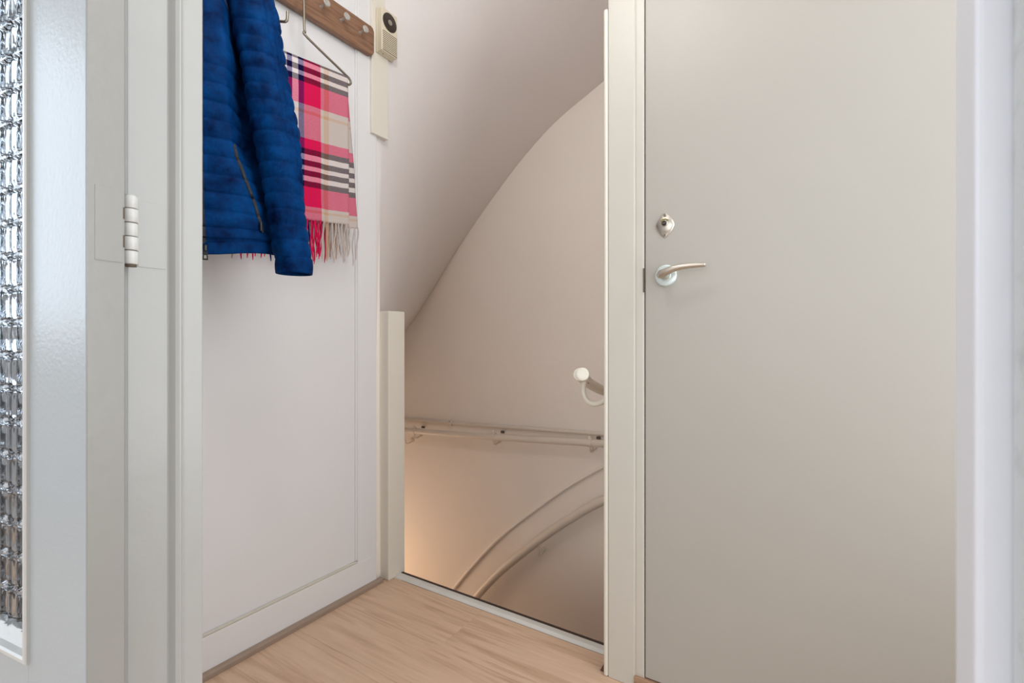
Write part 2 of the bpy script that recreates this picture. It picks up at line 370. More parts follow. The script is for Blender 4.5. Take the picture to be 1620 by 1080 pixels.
for i, (ax, a, lo, hi, z0, z1) in enumerate((('x', -2.93, -2.1, -.2, .9, 2.35), ('y', -3.14, -.70, 1.40, .6, 2.3))):
    b = MB()
    def bx(p, q, r_, s_, th=.03):
        if ax == 'x': b.box(a-th, a+th, p, q, r_, s_)
        else: b.box(p, q, a-th, a+th, r_, s_)
    bx(lo, lo+.06, z0, z1); bx(hi-.06, hi, z0, z1); bx(lo+.06, hi-.06, z0, z0+.06); bx(lo+.06, hi-.06, z1-.06, z1); m_ = (lo+hi)/2; bx(m_-.035, m_+.035, z0+.06, z1-.06)
    o = b.build('window_%d' % (i+1), M['white_gloss']); struct(o, 'white window frame of the front room')  # second frame fits the added rear window

# --- stairwell
SY = 2.13; SX0, SX1 = -2.55, -.478
o = MB().box(SX0-.1, .3, SY, SY+.1, -2.6, 4.0).build('wall_stairwell', M['plaster']); struct(o, 'warm beige plastered back wall of the stairwell')
o = MB().box(-.478, -.372, 1.277, SY, -2.6, 4.0).build('wall_stair_right', M['plaster']); struct(o, 'plastered right wall of the stairwell')
o = MB().box(SX0-.1, SX0, 1.25, SY, -2.6, 4.0).build('wall_stair_left', M['plaster']); struct(o, 'plastered far left wall of the stairwell')
o = MB().box(SX0, -1.366, 1.2185, 1.2460, -2.6, 4.0); o.box(-1.366, -.478, 1.2185, 1.275, -2.6, -.161)
o = o.build('wall_stair_front', M['plaster']); struct(o, 'stairwell wall under the landing')
o = MB().box(-1.366, -.478, 1.215, 1.277, -.16, -.0101).build('trim_8', M['sillwood']); struct(o, 'landing edge above the stairs')
o = MB().box(SX0, -.478, 1.25, SY, -2.7, -2.6).build('floor', M['tread']); struct(o, 'floor at the foot of the stairs')
# winding soffit of the flight above: a helical surface turning round the corner of the coat wall
AX, AY = -1.352, 1.2155
phis = [-50, -20, 0, 30, 46, 61.5, 75.8, 92.4, 112.4, 129.1, 150, 182]
hs = [3.9, 3.25, 2.9, 2.47, 2.25, 2.0684, 1.9271, 1.7069, 1.3584, .937, .40, -.35]
def hsp(p):   # smooth monotone interpolation (cubic, finite-difference slopes)
    for i in range(len(phis)-1):
        if p <= phis[i+1] or i == len(phis)-2: break
    x0, x1, a, b = phis[i], phis[i+1], hs[i], hs[i+1]
    def sl(k):
        k0, k1 = max(k-1, 0), min(k+1, len(phis)-1); return (hs[k1]-hs[k0])/(phis[k1]-phis[k0])
    t = (p-x0)/(x1-x0); d = x1-x0
    return (2*t**3-3*t**2+1)*a+(t**3-2*t**2+t)*d*sl(i)+(-2*t**3+3*t**2)*b+(t**3-t**2)*d*sl(i+1)
def rmax(p):
    c_, s_ = math.cos(math.radians(p)), math.sin(math.radians(p)); r_ = 9
    if s_ > 1e-6: r_ = min(r_, (SY+.03-AY)/s_)
    if c_ > 1e-6: r_ = min(r_, (-.45-AX)/c_)
    if c_ < -1e-6: r_ = min(r_, (SX0-.03-AX)/c_)
    if s_ < -1e-6: r_ = min(r_, .0001)
    return r_
na = 121; ang = [0+180*i/(na-1) for i in range(na)]
def sf(i, j):
    p = ang[i]; r_ = rmax(p)*j/24
    return (AX+r_*math.cos(math.radians(p)), AY+r_*math.sin(math.radians(p)), hsp(p))
o = MB().grid(na, 25, sf).build('ceiling_stairwell', M['soffit'], smooth='all'); struct(o, 'winding plaster soffit of the stairs above')
sm = o.modifiers.new('thickness', 'SOLIDIFY'); sm.thickness = .04; sm.offset = 1
if sum(pp.normal.z for pp in o.data.polygons) > 0:
    o.data.flip_normals()
sm.offset = -1
# steps of the flight going down, winding round the same corner
st = empty('staircase', (-1.2, 1.7, -2.6), 'winding carpeted stairs going down beyond the landing threshold', 'stairs')
for k in range(11):
    p0, p1 = 5+15*k, 5+15*(k+1)+2
    zt = -.19*(k+1)
    if p1 > 182: break
    AX2, AY2 = -1.30, 1.345
    def pt(p):
        c_, s_ = math.cos(math.radians(p)), math.sin(math.radians(p)); r_ = 9
        if s_ > 1e-4: r_ = min(r_, (SY-.004-AY2)/s_)
        if c_ > 1e-4: r_ = min(r_, (-.484-AX2)/c_)
        if c_ < -1e-4: r_ = min(r_, (SX0+.004-AX2)/c_)
        return (AX2+r_*c_, AY2+r_*s_)
    poly = [(AX2+.04*math.cos(math.radians(p0)), AY2+.04*math.sin(math.radians(p0)))] + [pt(p0+(p1-p0)*t/4) for t in range(5)] + [(AX2+.04*math.cos(math.radians(p1)), AY2+.04*math.sin(math.radians(p1)))]
    if k == 0: poly = [(-1.29, 1.325), (-.484, 1.325)] + poly[2:]
    t_ = MB().prism(poly, 'z', zt-.19, zt).build('step', M['tread'], bevel=.004); keep(t_, st)
# --- threshold
o = MB().prism([(1.277, .0), (1.306, .0), (1.3055, .0085), (1.300, .0105), (1.284, .0100), (1.2775, .0035)], 'x', -1.345, -.4790).build('trim_9', M['tstrip'], bevel=.0008); struct(o, 'pale metal threshold strip along the top of the stairs')
o = MB().prism([(1.306, -.16), (1.318, -.16), (1.318, .007), (1.3155, .009), (1.306, .009)], 'x', -1.318, -.4790).build('trim_10', M['nosing'], bevel=.001); struct(o, 'dark nosing strip behind the pale threshold strip')
# --- post at the end of the coat wall
o = MB().box(-1.366, -1.3216, 1.2485, 1.3300, .0, .980).build('newel_post', M['post'], bevel=.004, seg=3)
tag(o, 'short cream painted post at the end of the coat wall, beside the stair threshold', 'post')
MB().box(-1.3655, -1.3625, 1.2465, 1.2487, .0, .9785).build('seam', M['post'], o)
# --- boxed trim above, carries the intercom
o = MB().box(-1.366, -1.335, 1.1815, 1.2600, 1.605, CH).build('trim_11', M['post'], bevel=.003, seg=3); struct(o, 'white boxed trim hanging down the corner under the intercom')

# ================================================================ flush door (WC)
dr = MB().box(-.3695, .4545, 1.2030, 1.2400, .0340, 2.0325).build('door_2', M['door'], bevel=.0018); struct(dr, 'greige flush door with lever handle and indicator lock')
# lock plate
def lens_outline(cx, cz, w_, h_, n=14):
    pts = []
    for sgn in (1, -1):
        for i in range(n+1):
            t = i/n; z = h_*(1-2*t)*sgn
            q = abs(1-2*t)
            x = w_*sgn*(max(0.0, 1-q**1.5))**.86
            if q > .93: x = sgn*max(abs(x), .0042*math.sqrt(max(0, 1-((q-.93)/.07)**2))+abs(x)*.2)
            pts.append((cx+x, cz+z))
    out = []
    for p in pts:
        if not out or (Vector(p)-Vector(out[-1])).length > 2e-4: out.append(p)
    if (Vector(out[0])-Vector(out[-1])).length < 2e-4: out.pop()
    return out
LX, LZ = -.3203, 1.1553
ol = lens_outline(LX, LZ, .0225, .0305)
b = MB(); n = len(ol)
rings = [(1.0, 0), (1.0, .0022), (.965, .0030), (.85, None), (.7, None), (.55, None), (.4, None), (.2, None), (.05, None)]
vs_ = []; fs_ = []
for s_, d in rings:
    for (x, z) in ol:
        xx, zz = (x-LX)*s_, (z-LZ)*s_
        dd = d if d is not None else .0030+.0040*max(0, 1-(xx/.0225)**2-(zz/.0215)**2)**.8
        vs_.append((LX+xx, 1.2030-dd, LZ+zz))
for r_ in range(len(rings)-1):
    for i in range(n): fs_.append((r_*n+i, r_*n+(i+1) % n, (r_+1)*n+(i+1) % n, (r_+1)*n+i))
fs_.append(tuple((len(rings)-1)*n+i for i in range(n)))
b.add(vs_, fs_); lk = b.build('lock_plate', M['nickel'], dr, smooth=True)
for dz in (.0243, -.0243):
    s1 = MB().lathe([(.0034, 0), (.0034, .0010), (.0026, .0016), (.0024, .0010), (.0001, .0010)], (LX, 1.2000, LZ+dz), (0, -1, 0), 20).build('screw', M['steel'], lk, smooth=True)
MB().lathe([(.0078, 0), (.0078, .0018), (.0066, .0026), (.0062, .0016), (.0001, .0016)], (LX, 1.1962, LZ+.004), (0, -1, 0), 28).build('collar', M['nickel'], lk, smooth=True)
b = MB().lathe([(.0056, 0), (.0056, .0028), (.0050, .0032), (.0001, .0032)], (LX, 1.1950, LZ+.004), (0, -1, 0), 24).build('spindle', M['dark'], lk, smooth=True)
MB().box(LX-.0045, LX+.0045, 1.1908, 1.1918, LZ+.0033, LZ+.0047).build('slot', M['steel'], lk)
b = MB()   # curved indicator window
arc = [(math.radians(a_)) for a_ in range(48, 133, 7)]
pts1 = [(LX+.0145*math.cos(a_), LZ+.0005+.0150*math.sin(a_)) for a_ in arc] + [(LX+.0108*math.cos(a_), LZ+.0005+.0118*math.sin(a_)) for a_ in reversed(arc)]
b.prism(pts1, 'y', 1.1948, 1.1985); b.build('indicator', M['brass'], lk)
# lever handle
HX, HZ = -.3180, 1.0325
hr = MB().lathe([(.0263, 0), (.0263, .0045), (.0250, .0062), (.0235, .0066), (.0130, .0066), (.0120, .0085), (.0001, .0085)], (HX, 1.2030, HZ), (0, -1, 0), 48).build('rosette', M['rosette'], dr, smooth=True)
MB().lathe([(.0105, 0), (.0105, .034), (.0085, .0385), (.0001, .039)], (HX, 1.1970, HZ), (0, -1, 0), 28).build('neck', M['nickel'], hr, smooth=True)
lev = [(HX-.006, 1.167, HZ-.0035), (HX-.001, 1.1625, HZ-.001), (HX+.012, 1.160, HZ+.0045), (HX+.028, 1.159, HZ+.0100), (HX+.046, 1.1595, HZ+.0130), (HX+.066, 1.161, HZ+.0143), (HX+.084, 1.163, HZ+.0146), (HX+.0955, 1.1635, HZ+.0146), (HX+.0985, 1.1636, HZ+.0146)]
MB().tube(lev, [.0075, .0098, .0088, .0075, .0066, .0060, .0056, .0053, .0035], 20, flat=1.1).build('handle', M['nickel'], hr, smooth=True)
# strike plate on the frame edge
MB().box(-.3745, -.3712, 1.2015, 1.2032, .995, 1.055).build('strike_plate', M['rust'], dr)
# small hinge knuckles hidden behind; none visible in the photograph

# ================================================================ glazed door, folded back
ld = empty('door_1', (-.7139, .2102, 0)); struct(ld, 'white glazed door folded back on the left, patterned glass')
ex = Vector((-.988, -.151, 0)).normalized(); ey = Vector((-ex.y, ex.x, 0))   # ey: from front face to the back
if ey.y < 0: ey = -ey
LO = Vector((-.7139, .2102, 0))
def lp(k, d, z): q = LO + ex*k + ey*d; return (q.x, q.y, z)
def lbox(k0, k1, d0, d1, z0, z1):
    b = MB()
    b.add([lp(k0, d0, z0), lp(k1, d0, z0), lp(k1, d1, z0), lp(k0, d1, z0), lp(k0, d0, z1), lp(k1, d0, z1), lp(k1, d1, z1), lp(k0, d1, z1)],
          [(0, 3, 2, 1), (4, 5, 6, 7), (0, 1, 5, 4), (1, 2, 6, 5), (2, 3, 7, 6), (3, 0, 4, 7)]); return b
def lpart(name, b, m, bev=0.0, **k):
    o = b.build(name, m, bevel=bev, seg=3, **k); keep(o, ld); return o
W_ = .80; K0, K1 = .1300, W_-.1300; GZ0, GZ1 = .475, 1.90
M['stile'] = mat('satin white door paint', (196, 203, 206), (.30), spec=.38, bump=.22, bscale=170, var=.01)
lpart('stile', lbox(.0015, K0, 0, .039, .008, 2.03), M['stile'], .0010)
M['edge'] = mat('shaded edge paint', (172, 171, 166), .34, bump=.35, bscale=50, var=.02, vscale=8)  # same door paint darkened, shade of the edge put into the colour
lpart('shade_strip', lbox(-.0006, .0016, .0006, .0385, .008, 2.03), M['edge'], .0004)  # thin strip added to carry the darker edge colour
lpart('stile', lbox(K1, W_, 0, .039, .008, 2.03), M['stile'], .0016)
lpart('rail', lbox(K0, K1, 0, .039, .008, GZ0), M['stile'], .0006)
lpart('rail', lbox(K0, K1, 0, .039, GZ1, 2.03), M['stile'], .0006)
# glazing beads (mitred quarter beads, standing a little proud)
def bead(k0, k1, z0, z1, side):
    b = MB()
    # profile across: outer edge at a, inner edge at a+w; heights d negative = proud
    prof = [(0, .001), (0, -.0035), (.0018, -.0050), (.0060, -.0050), (.0082, -.0030), (.0090, .006), (.0105, .016), (0, .016)]
    pts = []
    for t in (0, 1):
        for (a, d) in prof:
            if side == 'r': k = k0+a; z = (z0+a) if t == 0 else (z1-a)
            if side == 'l': k = k1-a; z = (z0+a) if t == 0 else (z1-a)
            if side == 'b': z = z0+a*1.0; k = (k0+a) if t == 0 else (k1-a)
            if side == 't': z = z1-a; k = (k0+a) if t == 0 else (k1-a)
            pts.append(lp(k, d, z))
    n = len(prof)
    b.add(pts, [tuple(range(n-1, -1, -1)), tuple(range(n, 2*n))] + [(i, (i+1) % n, n+(i+1) % n, n+i) for i in range(n)])
    return b
for sd in 'rlbt': lpart('glazing_bead', bead(K0-.004, K1+.004, GZ0-.004, GZ1+.004, sd), M['white_gloss'])
lpart('glazing_sill', MB().add([lp(K0+.004, .004, GZ0+.004), lp(K1-.004, .004, GZ0+.004), lp(K1-.004, .0185, GZ0+.024), lp(K0+.004, .0185, GZ0+.024), lp(K0+.004, .0185, GZ0), lp(K1-.004, .0185, GZ0)],
      [(0, 1, 2, 3), (0, 4, 5, 1), (3, 2, 5, 4), (0, 3, 4), (1, 5, 2)]), M['white_gloss'])
# pressed pattern glass
cell = .0452
nx = int((K1-K0-.006)/cell*18)+1; nz = int((GZ1-GZ0-.006)/cell*18)+1
ks = np.linspace(K0+.003, K1-.003, nx); zs = np.linspace(GZ0+.003, GZ1-.003, nz)
KK, ZZ = np.meshgrid(ks, zs)
a = ((KK-.1715+cell*20.5)/cell) % 1.0 - .5; bq = ((ZZ-.902+cell*60)/cell) % 1.0 - .5     # node lattice
def sstep(x, e0, e1):
    t = np.clip((x-e0)/(e1-e0), 0, 1); return t*t*(3-2*t)
# slim vertical bar through each column of nodes
bar = sstep(.055-np.abs(a), 0, .02)*sstep(.44-np.abs(bq), 0, .04)
# two bowed leaves either side of the bar
w1 = .08+.20*np.clip(1-(2*bq)**2, 0, 1)
leaf = sstep(w1-np.abs(a), 0, .05)
# horizontal waisted bar between nodes
hb = .055+.05*np.abs(np.sin(PI*a))**1.5
hbar = sstep(hb-(.5-np.abs(bq)), 0, .045)
# inner pillow of each cell with a faceted star
a2 = (a+1.0) % 1.0 - .5
w2 = .16*np.clip(1-(2*bq)**2, 0, 1)**.8
pil = np.clip(1-(np.abs(a2)/np.maximum(w2, .02))**2, 0, 1)*(np.abs(bq) < .43)
node = sstep(.13-np.hypot(a, .5-np.abs(bq)), 0, .06)
H_ = .0016*leaf*(1-.35*np.abs(a)/.28) + .0012*bar + .0022*hbar + .0026*pil**.7 + .0008*node
rng = np.random.default_rng(3)
H_ = H_*2.1 + .00014*rng.standard_normal(H_.shape)*pil
P = np.array([LO.x, LO.y]); E1 = np.array([ex.x, ex.y]); E2 = np.array([ey.x, ey.y])
def lay(D): 
    xy = P[None, None, :] + KK[..., None]*E1 + D[..., None]*E2
    return np.concatenate([xy, ZZ[..., None]], -1).reshape(-1, 3)
front = lay(.0185-H_); back = lay(np.full_like(H_, .0215))
idx = np.arange(nx*nz).reshape(nz, nx)
q = np.stack([idx[:-1, :-1], idx[:-1, 1:], idx[1:, 1:], idx[1:, :-1]], -1).reshape(-1, 4)
nb = nx*nz
bk = np.array([[nb, nb+nx*(nz-1), nb+nx*nz-1, nb+nx-1]])
# back is a single quad; side skirts close the slab
verts = np.concatenate([front, back]);
cor = [0, nx-1, nx*nz-1, nx*(nz-1)]
faces = [tuple(f) for f in q.tolist()] 
faces.append((nb+cor[0], nb+cor[3], nb+cor[2], nb+cor[1]))
e_b = idx[0, :].tolist(); e_t = idx[-1, :].tolist(); e_l = idx[:, 0].tolist(); e_r = idx[:, -1].tolist()
faces.append(tuple(e_b[::-1]+[nb+cor[0], nb+cor[1]])); faces.append(tuple(e_t+[nb+cor[2], nb+cor[3]]))
faces.append(tuple(e_l+[nb+cor[3], nb+cor[0]])); faces.append(tuple(e_r[::-1]+[nb+cor[1], nb+cor[2]]))
me = bpy.data.meshes.new('glass_pane'); me.from_pydata(verts.tolist(), [], faces); me.materials.append(M['glass'])
bm = bmesh.new(); bm.from_mesh(me); bmesh.ops.delete(bm, geom=[v for v in bm.verts if not v.link_faces], context='VERTS'); bmesh.ops.recalc_face_normals(bm, faces=bm.faces); bm.to_mesh(me); bm.free()
me.shade_smooth(); me.set_sharp_from_angle(angle=math.radians(60))
gp = bpy.data.objects.new('glass_pane', me); C.objects.link(gp); keep(gp, ld)
# hinge (five knuckles, two painted leaves)
KX, KY = -.7285, .2575
hz = [1.0590, 1.0415, 1.0240, 1.0068, .9895, .9720]
hg = MB()
for i in range(5):
    r_ = .0078 if i in (0, 2, 4) else .0083
    a0, a1 = hz[i+1]+.0006, hz[i]-.0006
    if i == 0: pr = [(r_-.0006, 0), (r_, .0008), (r_, a1-a0-.003), (r_*.8, a1-a0), (.0001, a1-a0+.001)]
    else: pr = [(r_-.0006, 0), (r_, .0008), (r_, a1-a0-.0008), (r_-.0006, a1-a0)]
    o = MB().lathe(pr, (KX, KY, a0), (0, 0, 1), 24).build('knuckle', M['white_gloss'], smooth=True)
    if i == 0: hroot = o; keep(o, ld); o.name = 'hinge'; o.data.name = 'hinge'
    else: keep(o, ld); o.parent = hroot; o.matrix_parent_inverse = hroot.matrix_world.inverted()
pin = MB().tube([(KX, KY, .9695), (KX, KY, 1.058)], .0066, 16).build('hinge_pin', M['rust'], smooth=True); pin.parent = hroot
# leaves
lf = lbox(-.0013, .0, .0075, .0365, .972, 1.060).build('hinge_leaf', M['edge'], bevel=.0004, seg=2); lf.parent = hroot
lf = MB().box(-.744, -.7413, .270, .302, .972, 1.058).build('hinge_leaf', M['jamb'], bevel=.0006, seg=2); lf.parent = hroot
# worn paint lines next to the knuckles
for za, zb in ((1.040, 1.026), (1.006, .991)):
    wp = lbox(-.0009, 0, .0360, .0385, zb, za).build('worn_edge', M['rust']); wp.parent = hroot

# ================================================================ handrails and conduits
def smooth_path(pts, n=8):
    P_ = [Vector(p) for p in pts]; P_ = [P_[0]*2-P_[1]] + P_ + [P_[-1]*2-P_[-2]]; out = []
    for i in range(1, len(P_)-2):
        for k in range(n):
            t = k/n; a_, b_, c_, d_ = P_[i-1], P_[i], P_[i+1], P_[i+2]
            out.append(.5*((2*b_)+(-a_+c_)*t+(2*a_-5*b_+4*c_-d_)*t*t+(-a_+3*b_-3*c_+d_)*t**3))
    out.append(P_[-2]); return out
def wall_bracket(parent, x, z, ry, m, r_=.0042, dp=0):
    # J bracket from the underside of a rail at (x, ry, z) back to the wall at SY
    pts = smooth_path([(x, ry, z-.014), (x, ry+.001, z-.030-dp), (x, ry+.014, z-.043-dp), (x, SY-.012, z-.040-dp), (x, SY-.002, z-.030-dp)], 5)
    o = MB().tube(pts, r_, 10).build('bracket', m, smooth=True); keep(o, parent)
    pz = MB().lathe([(.014, 0), (.014, .003), (.009, .006), (.0001, .006)], (x, SY+.0005, z-.030-dp), (0, -1, 0), 20).build('wall_plate', m, smooth=True); pz.parent = o
# the start of a handrail on the right wall of the stairs
h1 = smooth_path([(-.5505, 1.210, .7825), (-.585, 1.32, .760), (-.625, 1.45, .735), (-.66, 1.62, .70), (-.68, 1.80, .66), (-.70, 1.97, .60)], 6)
h1o = empty('handrail', (-.55, 1.21, .78), 'white tubular handrail with rounded end, showing at the right edge of the stair opening', 'handrail')
o = MB().tube(h1, .0172, 28, cap=True).build('rail', M['rail_white'], smooth=True); keep(o, h1o)
o = MB().lathe([(.0180, 0), (.0180, .018), (.0176, .0200), (.0160, .0212), (.0100, .0218), (.0001, .0219)], (-.5470, 1.2240, .7800), (h1[0]-h1[3]), 28).build('end_cap', M['rail_white'], smooth=True); keep(o, h1o)
pts = smooth_path([(-.556, 1.252, .762), (-.5590, 1.252, .742), (-.5560, 1.250, .722), (-.5450, 1.250, .706), (-.5270, 1.250, .699), (-.505, 1.250, .7045), (-.4925, 1.250, .7150), (-.4780, 1.250, .7200)], 5)
o = MB().tube(pts, [.0070]*len(pts), 14).build('bracket', M['rail_white'], smooth=True); keep(o, h1o)
pz = MB().lathe([(.017, 0), (.017, .003), (.012, .006), (.0001, .006)], (-.4786, 1.250, .716), (-1, 0, 0), 20).build('wall_plate', M['rail_white'], smooth=True); pz.parent = o
for dy, dz in ((.0, 0), (.02, 0)):
    sc_ = MB().lathe([(.0022, 0), (.0022, .0015), (.0001, .002)], (-.5555-.004, 1.270+dy, .7555-.003), (-.3, -.2, -1), 12).build('screw', M['rust'], smooth=True); keep(sc_, h1o)
# the level rail across the back wall
RY = 2.072
r2 = empty('handrail', (-1.4, RY, .38), 'thick beige tubular handrail running nearly level across the stairwell back wall', 'handrail')
o = MB().tube(smooth_path([(-.49, RY, .418), (-.8387, RY, .4040), (-1.4276, RY, .3690), (-2.0801, RY, .3400), (-2.50, RY, .325)], 6), .0165, 22).build('rail', M['rail'], smooth=True); keep(o, r2)
for x in (-.892, -1.4276, -1.985):
    z = .3400+(x+2.08)*(.4040-.3400)/(2.0801-.8387)
    wall_bracket(r2, x, z, RY, M['rail'])
    o = MB().tube([(x-.011, RY, z-.0002), (x+.011, RY, z+.0004)], .0192, 22).build('collar', M['rail'], smooth=True); keep(o, r2)
    o = MB().lathe([(.0075, 0), (.0075, .010), (.005, .014), (.0001, .0145)], (x, RY, z+.016), (0, -.25, 1), 16).build('fixing_cap', M['rail_white'], smooth=True); keep(o, r2)
    o = MB().box(x+.012, x+.030, SY-.012, SY-.0005, z+.010, z+.022).build('fixing_screw', M['rust'], bevel=.001); keep(o, r2)
wall_bracket(r2, -2.055, .305, RY, M['rail'], .003)
c1 = empty('conduit', (-1.4, 2.115, .42), 'slim beige conduit pipe running just above the level back-wall handrail', 'pipe')
o = MB().tube(smooth_path([(-.49, 2.119, .4590), (-.8387, 2.119, .4390), (-1.755, 2.119, .4060), (-2.08, 2.119, .3935), (-2.54, 2.119, .380)], 6), .0095, 16).build('pipe', M['rail'], smooth=True); keep(o, c1)
for x in (-1.755, -.60, -2.35):
    z = .4060+(x+1.755)*.036
    o = MB().box(x-.012, x+.012, 2.105, 2.1298, z-.017, z+.017).build('clip', M['rail'], bevel=.005, seg=3); keep(o, c1)
    o = MB().lathe([(.003, 0), (.003, .002), (.0001, .003)], (x+.006, 2.106, z+.010), (0, -1, .3), 12).build('screw', M['rust'], smooth=True); o.parent = bpy.data.objects[c1.children[-1].name]
# the descending rail and its conduit
r3 = empty('handrail', (-1.2, RY, 0), 'thick beige handrail curving steeply down the stairwell back wall, lower of the two there', 'handrail')
o = MB().tube(smooth_path([(-.60, RY, .262), (-.8387, RY, .1420), (-1.0069, RY, .0215), (-1.1432, RY, -.0900), (-1.3263, RY, -.2560), (-1.4436, RY, -.3760), (-1.5669, RY, -.5254), (-1.72, RY, -.735), (-1.9, RY, -1.0)], 8), .0205, 26).build('rail', M['rail'], smooth=True); keep(o, r3)
wall_bracket(r3, -1.165, -.118, RY, M['rail_white'], .0042, .022)
wall_bracket(r3, -1.72, -.735, RY, M['rail'])
c2 = empty('conduit', (-1.2, 2.119, 0), 'slim beige conduit pipe curving down the stairwell back wall above the lower handrail', 'pipe')
o = MB().tube(smooth_path([(-.60, 2.121, .452), (-.8467, 2.121, .2890), (-1.0165, 2.121, .1740), (-1.190, 2.121, .0360), (-1.4173, 2.121, -.1615), (-1.6033, 2.121, -.3640), (-1.7585, 2.121, -.5560), (-1.95, 2.121, -.82)], 8), .0085, 16).build('pipe', M['plaster'], smooth=True); keep(o, c2)

# ================================================================ intercom
ic = empty('intercom', (-1.335, 1.236, 1.90), 'ivory door intercom with round dark disc and slatted grille on the corner box', 'intercom')
FX = -1.305
o = MB().box(-1.3345, FX, 1.2000, 1.2755, 1.8985, 2.052).build('housing', M['ivory'], bevel=.003, seg=3); keep(o, ic); hs_ = o
o = MB().box(-1.3349, -1.327, 1.1985, 1.2770, 1.8970, 2.0535).build('back_plate', M['ivory'], bevel=.001); keep(o, ic)
o = MB().lathe([(.0325, -.002), (.0325, .0012), (.0310, .0018), (.0001, .0018)], (FX, 1.2375, 2.0110), (1, 0, 0), 48).build('disc', M['disc'], smooth=True); keep(o, ic); ds = o
b = MB().lathe([(.0092, 0), (.0092, .0014), (.0070, .0014), (.0068, .0006), (.0001, .0006)], (FX+.0018, 1.2375, 2.0110), (1, 0, 0), 32).build('ring', M['button'], smooth=True); b.parent = ds
b = MB().lathe([(.0042, 0), (.0038, .0012), (.0001, .0016)], (FX+.0022, 1.2375, 2.0110), (1, 0, 0), 20).build('button', M['button'], smooth=True); b.parent = ds
o = MB().box(FX-.0005, FX+.0003, 1.2050, 1.2725, 1.9015, 1.9740).build('grille', M['slot']); keep(o, ic); gr = o
for i in range(11):
    z0 = 1.9015+i*.0066+.0026
    y0_ = 1.2045
    s1 = MB().box(FX-.0002, FX+.0014, y0_, 1.2730, z0, z0+.0040).build('slat', M['ivory'], bevel=.0005, seg=1); s1.parent = gr
o = MB().lathe([(.0016, 0), (.0016, .0008), (.0001, .001)], (-1.322, 1.222, 1.8983), (0, 0, -1), 12).build('screw', M['dark'], smooth=True); keep(o, ic)

# ================================================================ coat rack
rk = empty('coat_rack', (XL, .8, 1.92), 'brown oak coat rack board with metal knobs on the white wall', 'coat rack')
ya, yb, za, zb, ch = .36, 1.1836, 1.8700, 1.9700, .014
o = MB().prism([(ya, za), (yb-ch, za), (yb-ch*.35, za+ch*.3), (yb, za+ch), (yb, zb-ch), (yb-ch*.35, zb-ch*.3), (yb-ch, zb), (ya, zb)], 'x', XL+.0002, -1.325).build('board', M['rackwood'], bevel=.0015); keep(o, rk)
pegs = [.9683-.0765*k for k in range(-2, 7)]
for y in pegs:
    o = MB().lathe([(.006, 0), (.0058, .002), (.0036, .005), (.0032, .018), (.0036, .022), (.0098, .0255), (.0118, .0275), (.0118, .0300), (.0100, .0320), (.0001, .0326)], (-1.3255, y, 1.9208), (1, 0, .10), 24).build('knob', M['clear'], smooth=True); keep(o, rk)

# ================================================================ hangers
def hanger(loc, rz, pts_local, label, r_=.0031):
    h = empty('clothes_hanger', loc, label, 'hanger', None, None, rz)
    o = MB().tube(smooth_path(pts_local, 6), r_, 12).build('wire', M['steel'], h, smooth=True)
    return h
def bendpath(*p): return list(p)
# local x = along the bar, z up, origin on the peg
hp = [(-.018, 0, .004), (-.012, 0, .016), (0, 0, .0205), (.012, 0, .014), (.015, 0, .002), (.008, 0, -.012), (0, 0, -.024), (-.0005, 0, -.06), (.0005, 0, -.115), (.003, 0, -.128), (.010, 0, -.140),
      (.150, 0, -.1885), (.158, 0, -.1915), (.1665, 0, -.1975), (.1685, 0, -.2060), (.163, 0, -.2125), (.153, 0, -.2155), (.08, 0, -.2210), (-.06, 0, -.2330), (-.185, 0, -.2430), (-.196, 0, -.2410), (-.200, 0, -.232), (-.200, 0, -.215)]
def yz(p): return p
h_s = empty('clothes_hanger', (-1.285, .8815, 1.9120), 'steel wire hanger with open end, carrying the red tartan scarf', 'hanger', None, None, PI/2)
# local x -> world +y
o = MB().tube(smooth_path([(p[0], p[1], p[2]) for p in hp], 6), .0036, 12).build('wire', M['steel'], h_s, smooth=True)
ang2 = math.atan2(.104, .117)
h_j = empty('clothes_hanger', (-1.292, .6530, 1.9120), 'empty steel wire hanger showing its upturned bar end between jacket and scarf', 'hanger', None, None, ang2)
hq = [(-.018, 0, .004), (-.012, 0, .016), (0, 0, .0205), (.012, 0, .014), (.015, 0, .002), (.008, 0, -.012), (0, 0, -.024), (0, 0, -.06), (0, 0, -.115), (-.003, 0, -.128), (-.010, 0, -.140),
      (-.052, 0, -.180), (-.057, 0, -.188), (-.058, 0, -.196), (-.054, 0, -.203), (-.046, 0, -.2065), (-.02, 0, -.2068), (.04, 0, -.2068), (.10, 0, -.2068), (.144, 0, -.2068), (.1530, 0, -.2050), (.1565, 0, -.1980), (.1568, 0, -.1800)]
MB().tube(smooth_path(hq, 6), .0036, 12).build('wire', M['steel'], h_j, smooth=True)

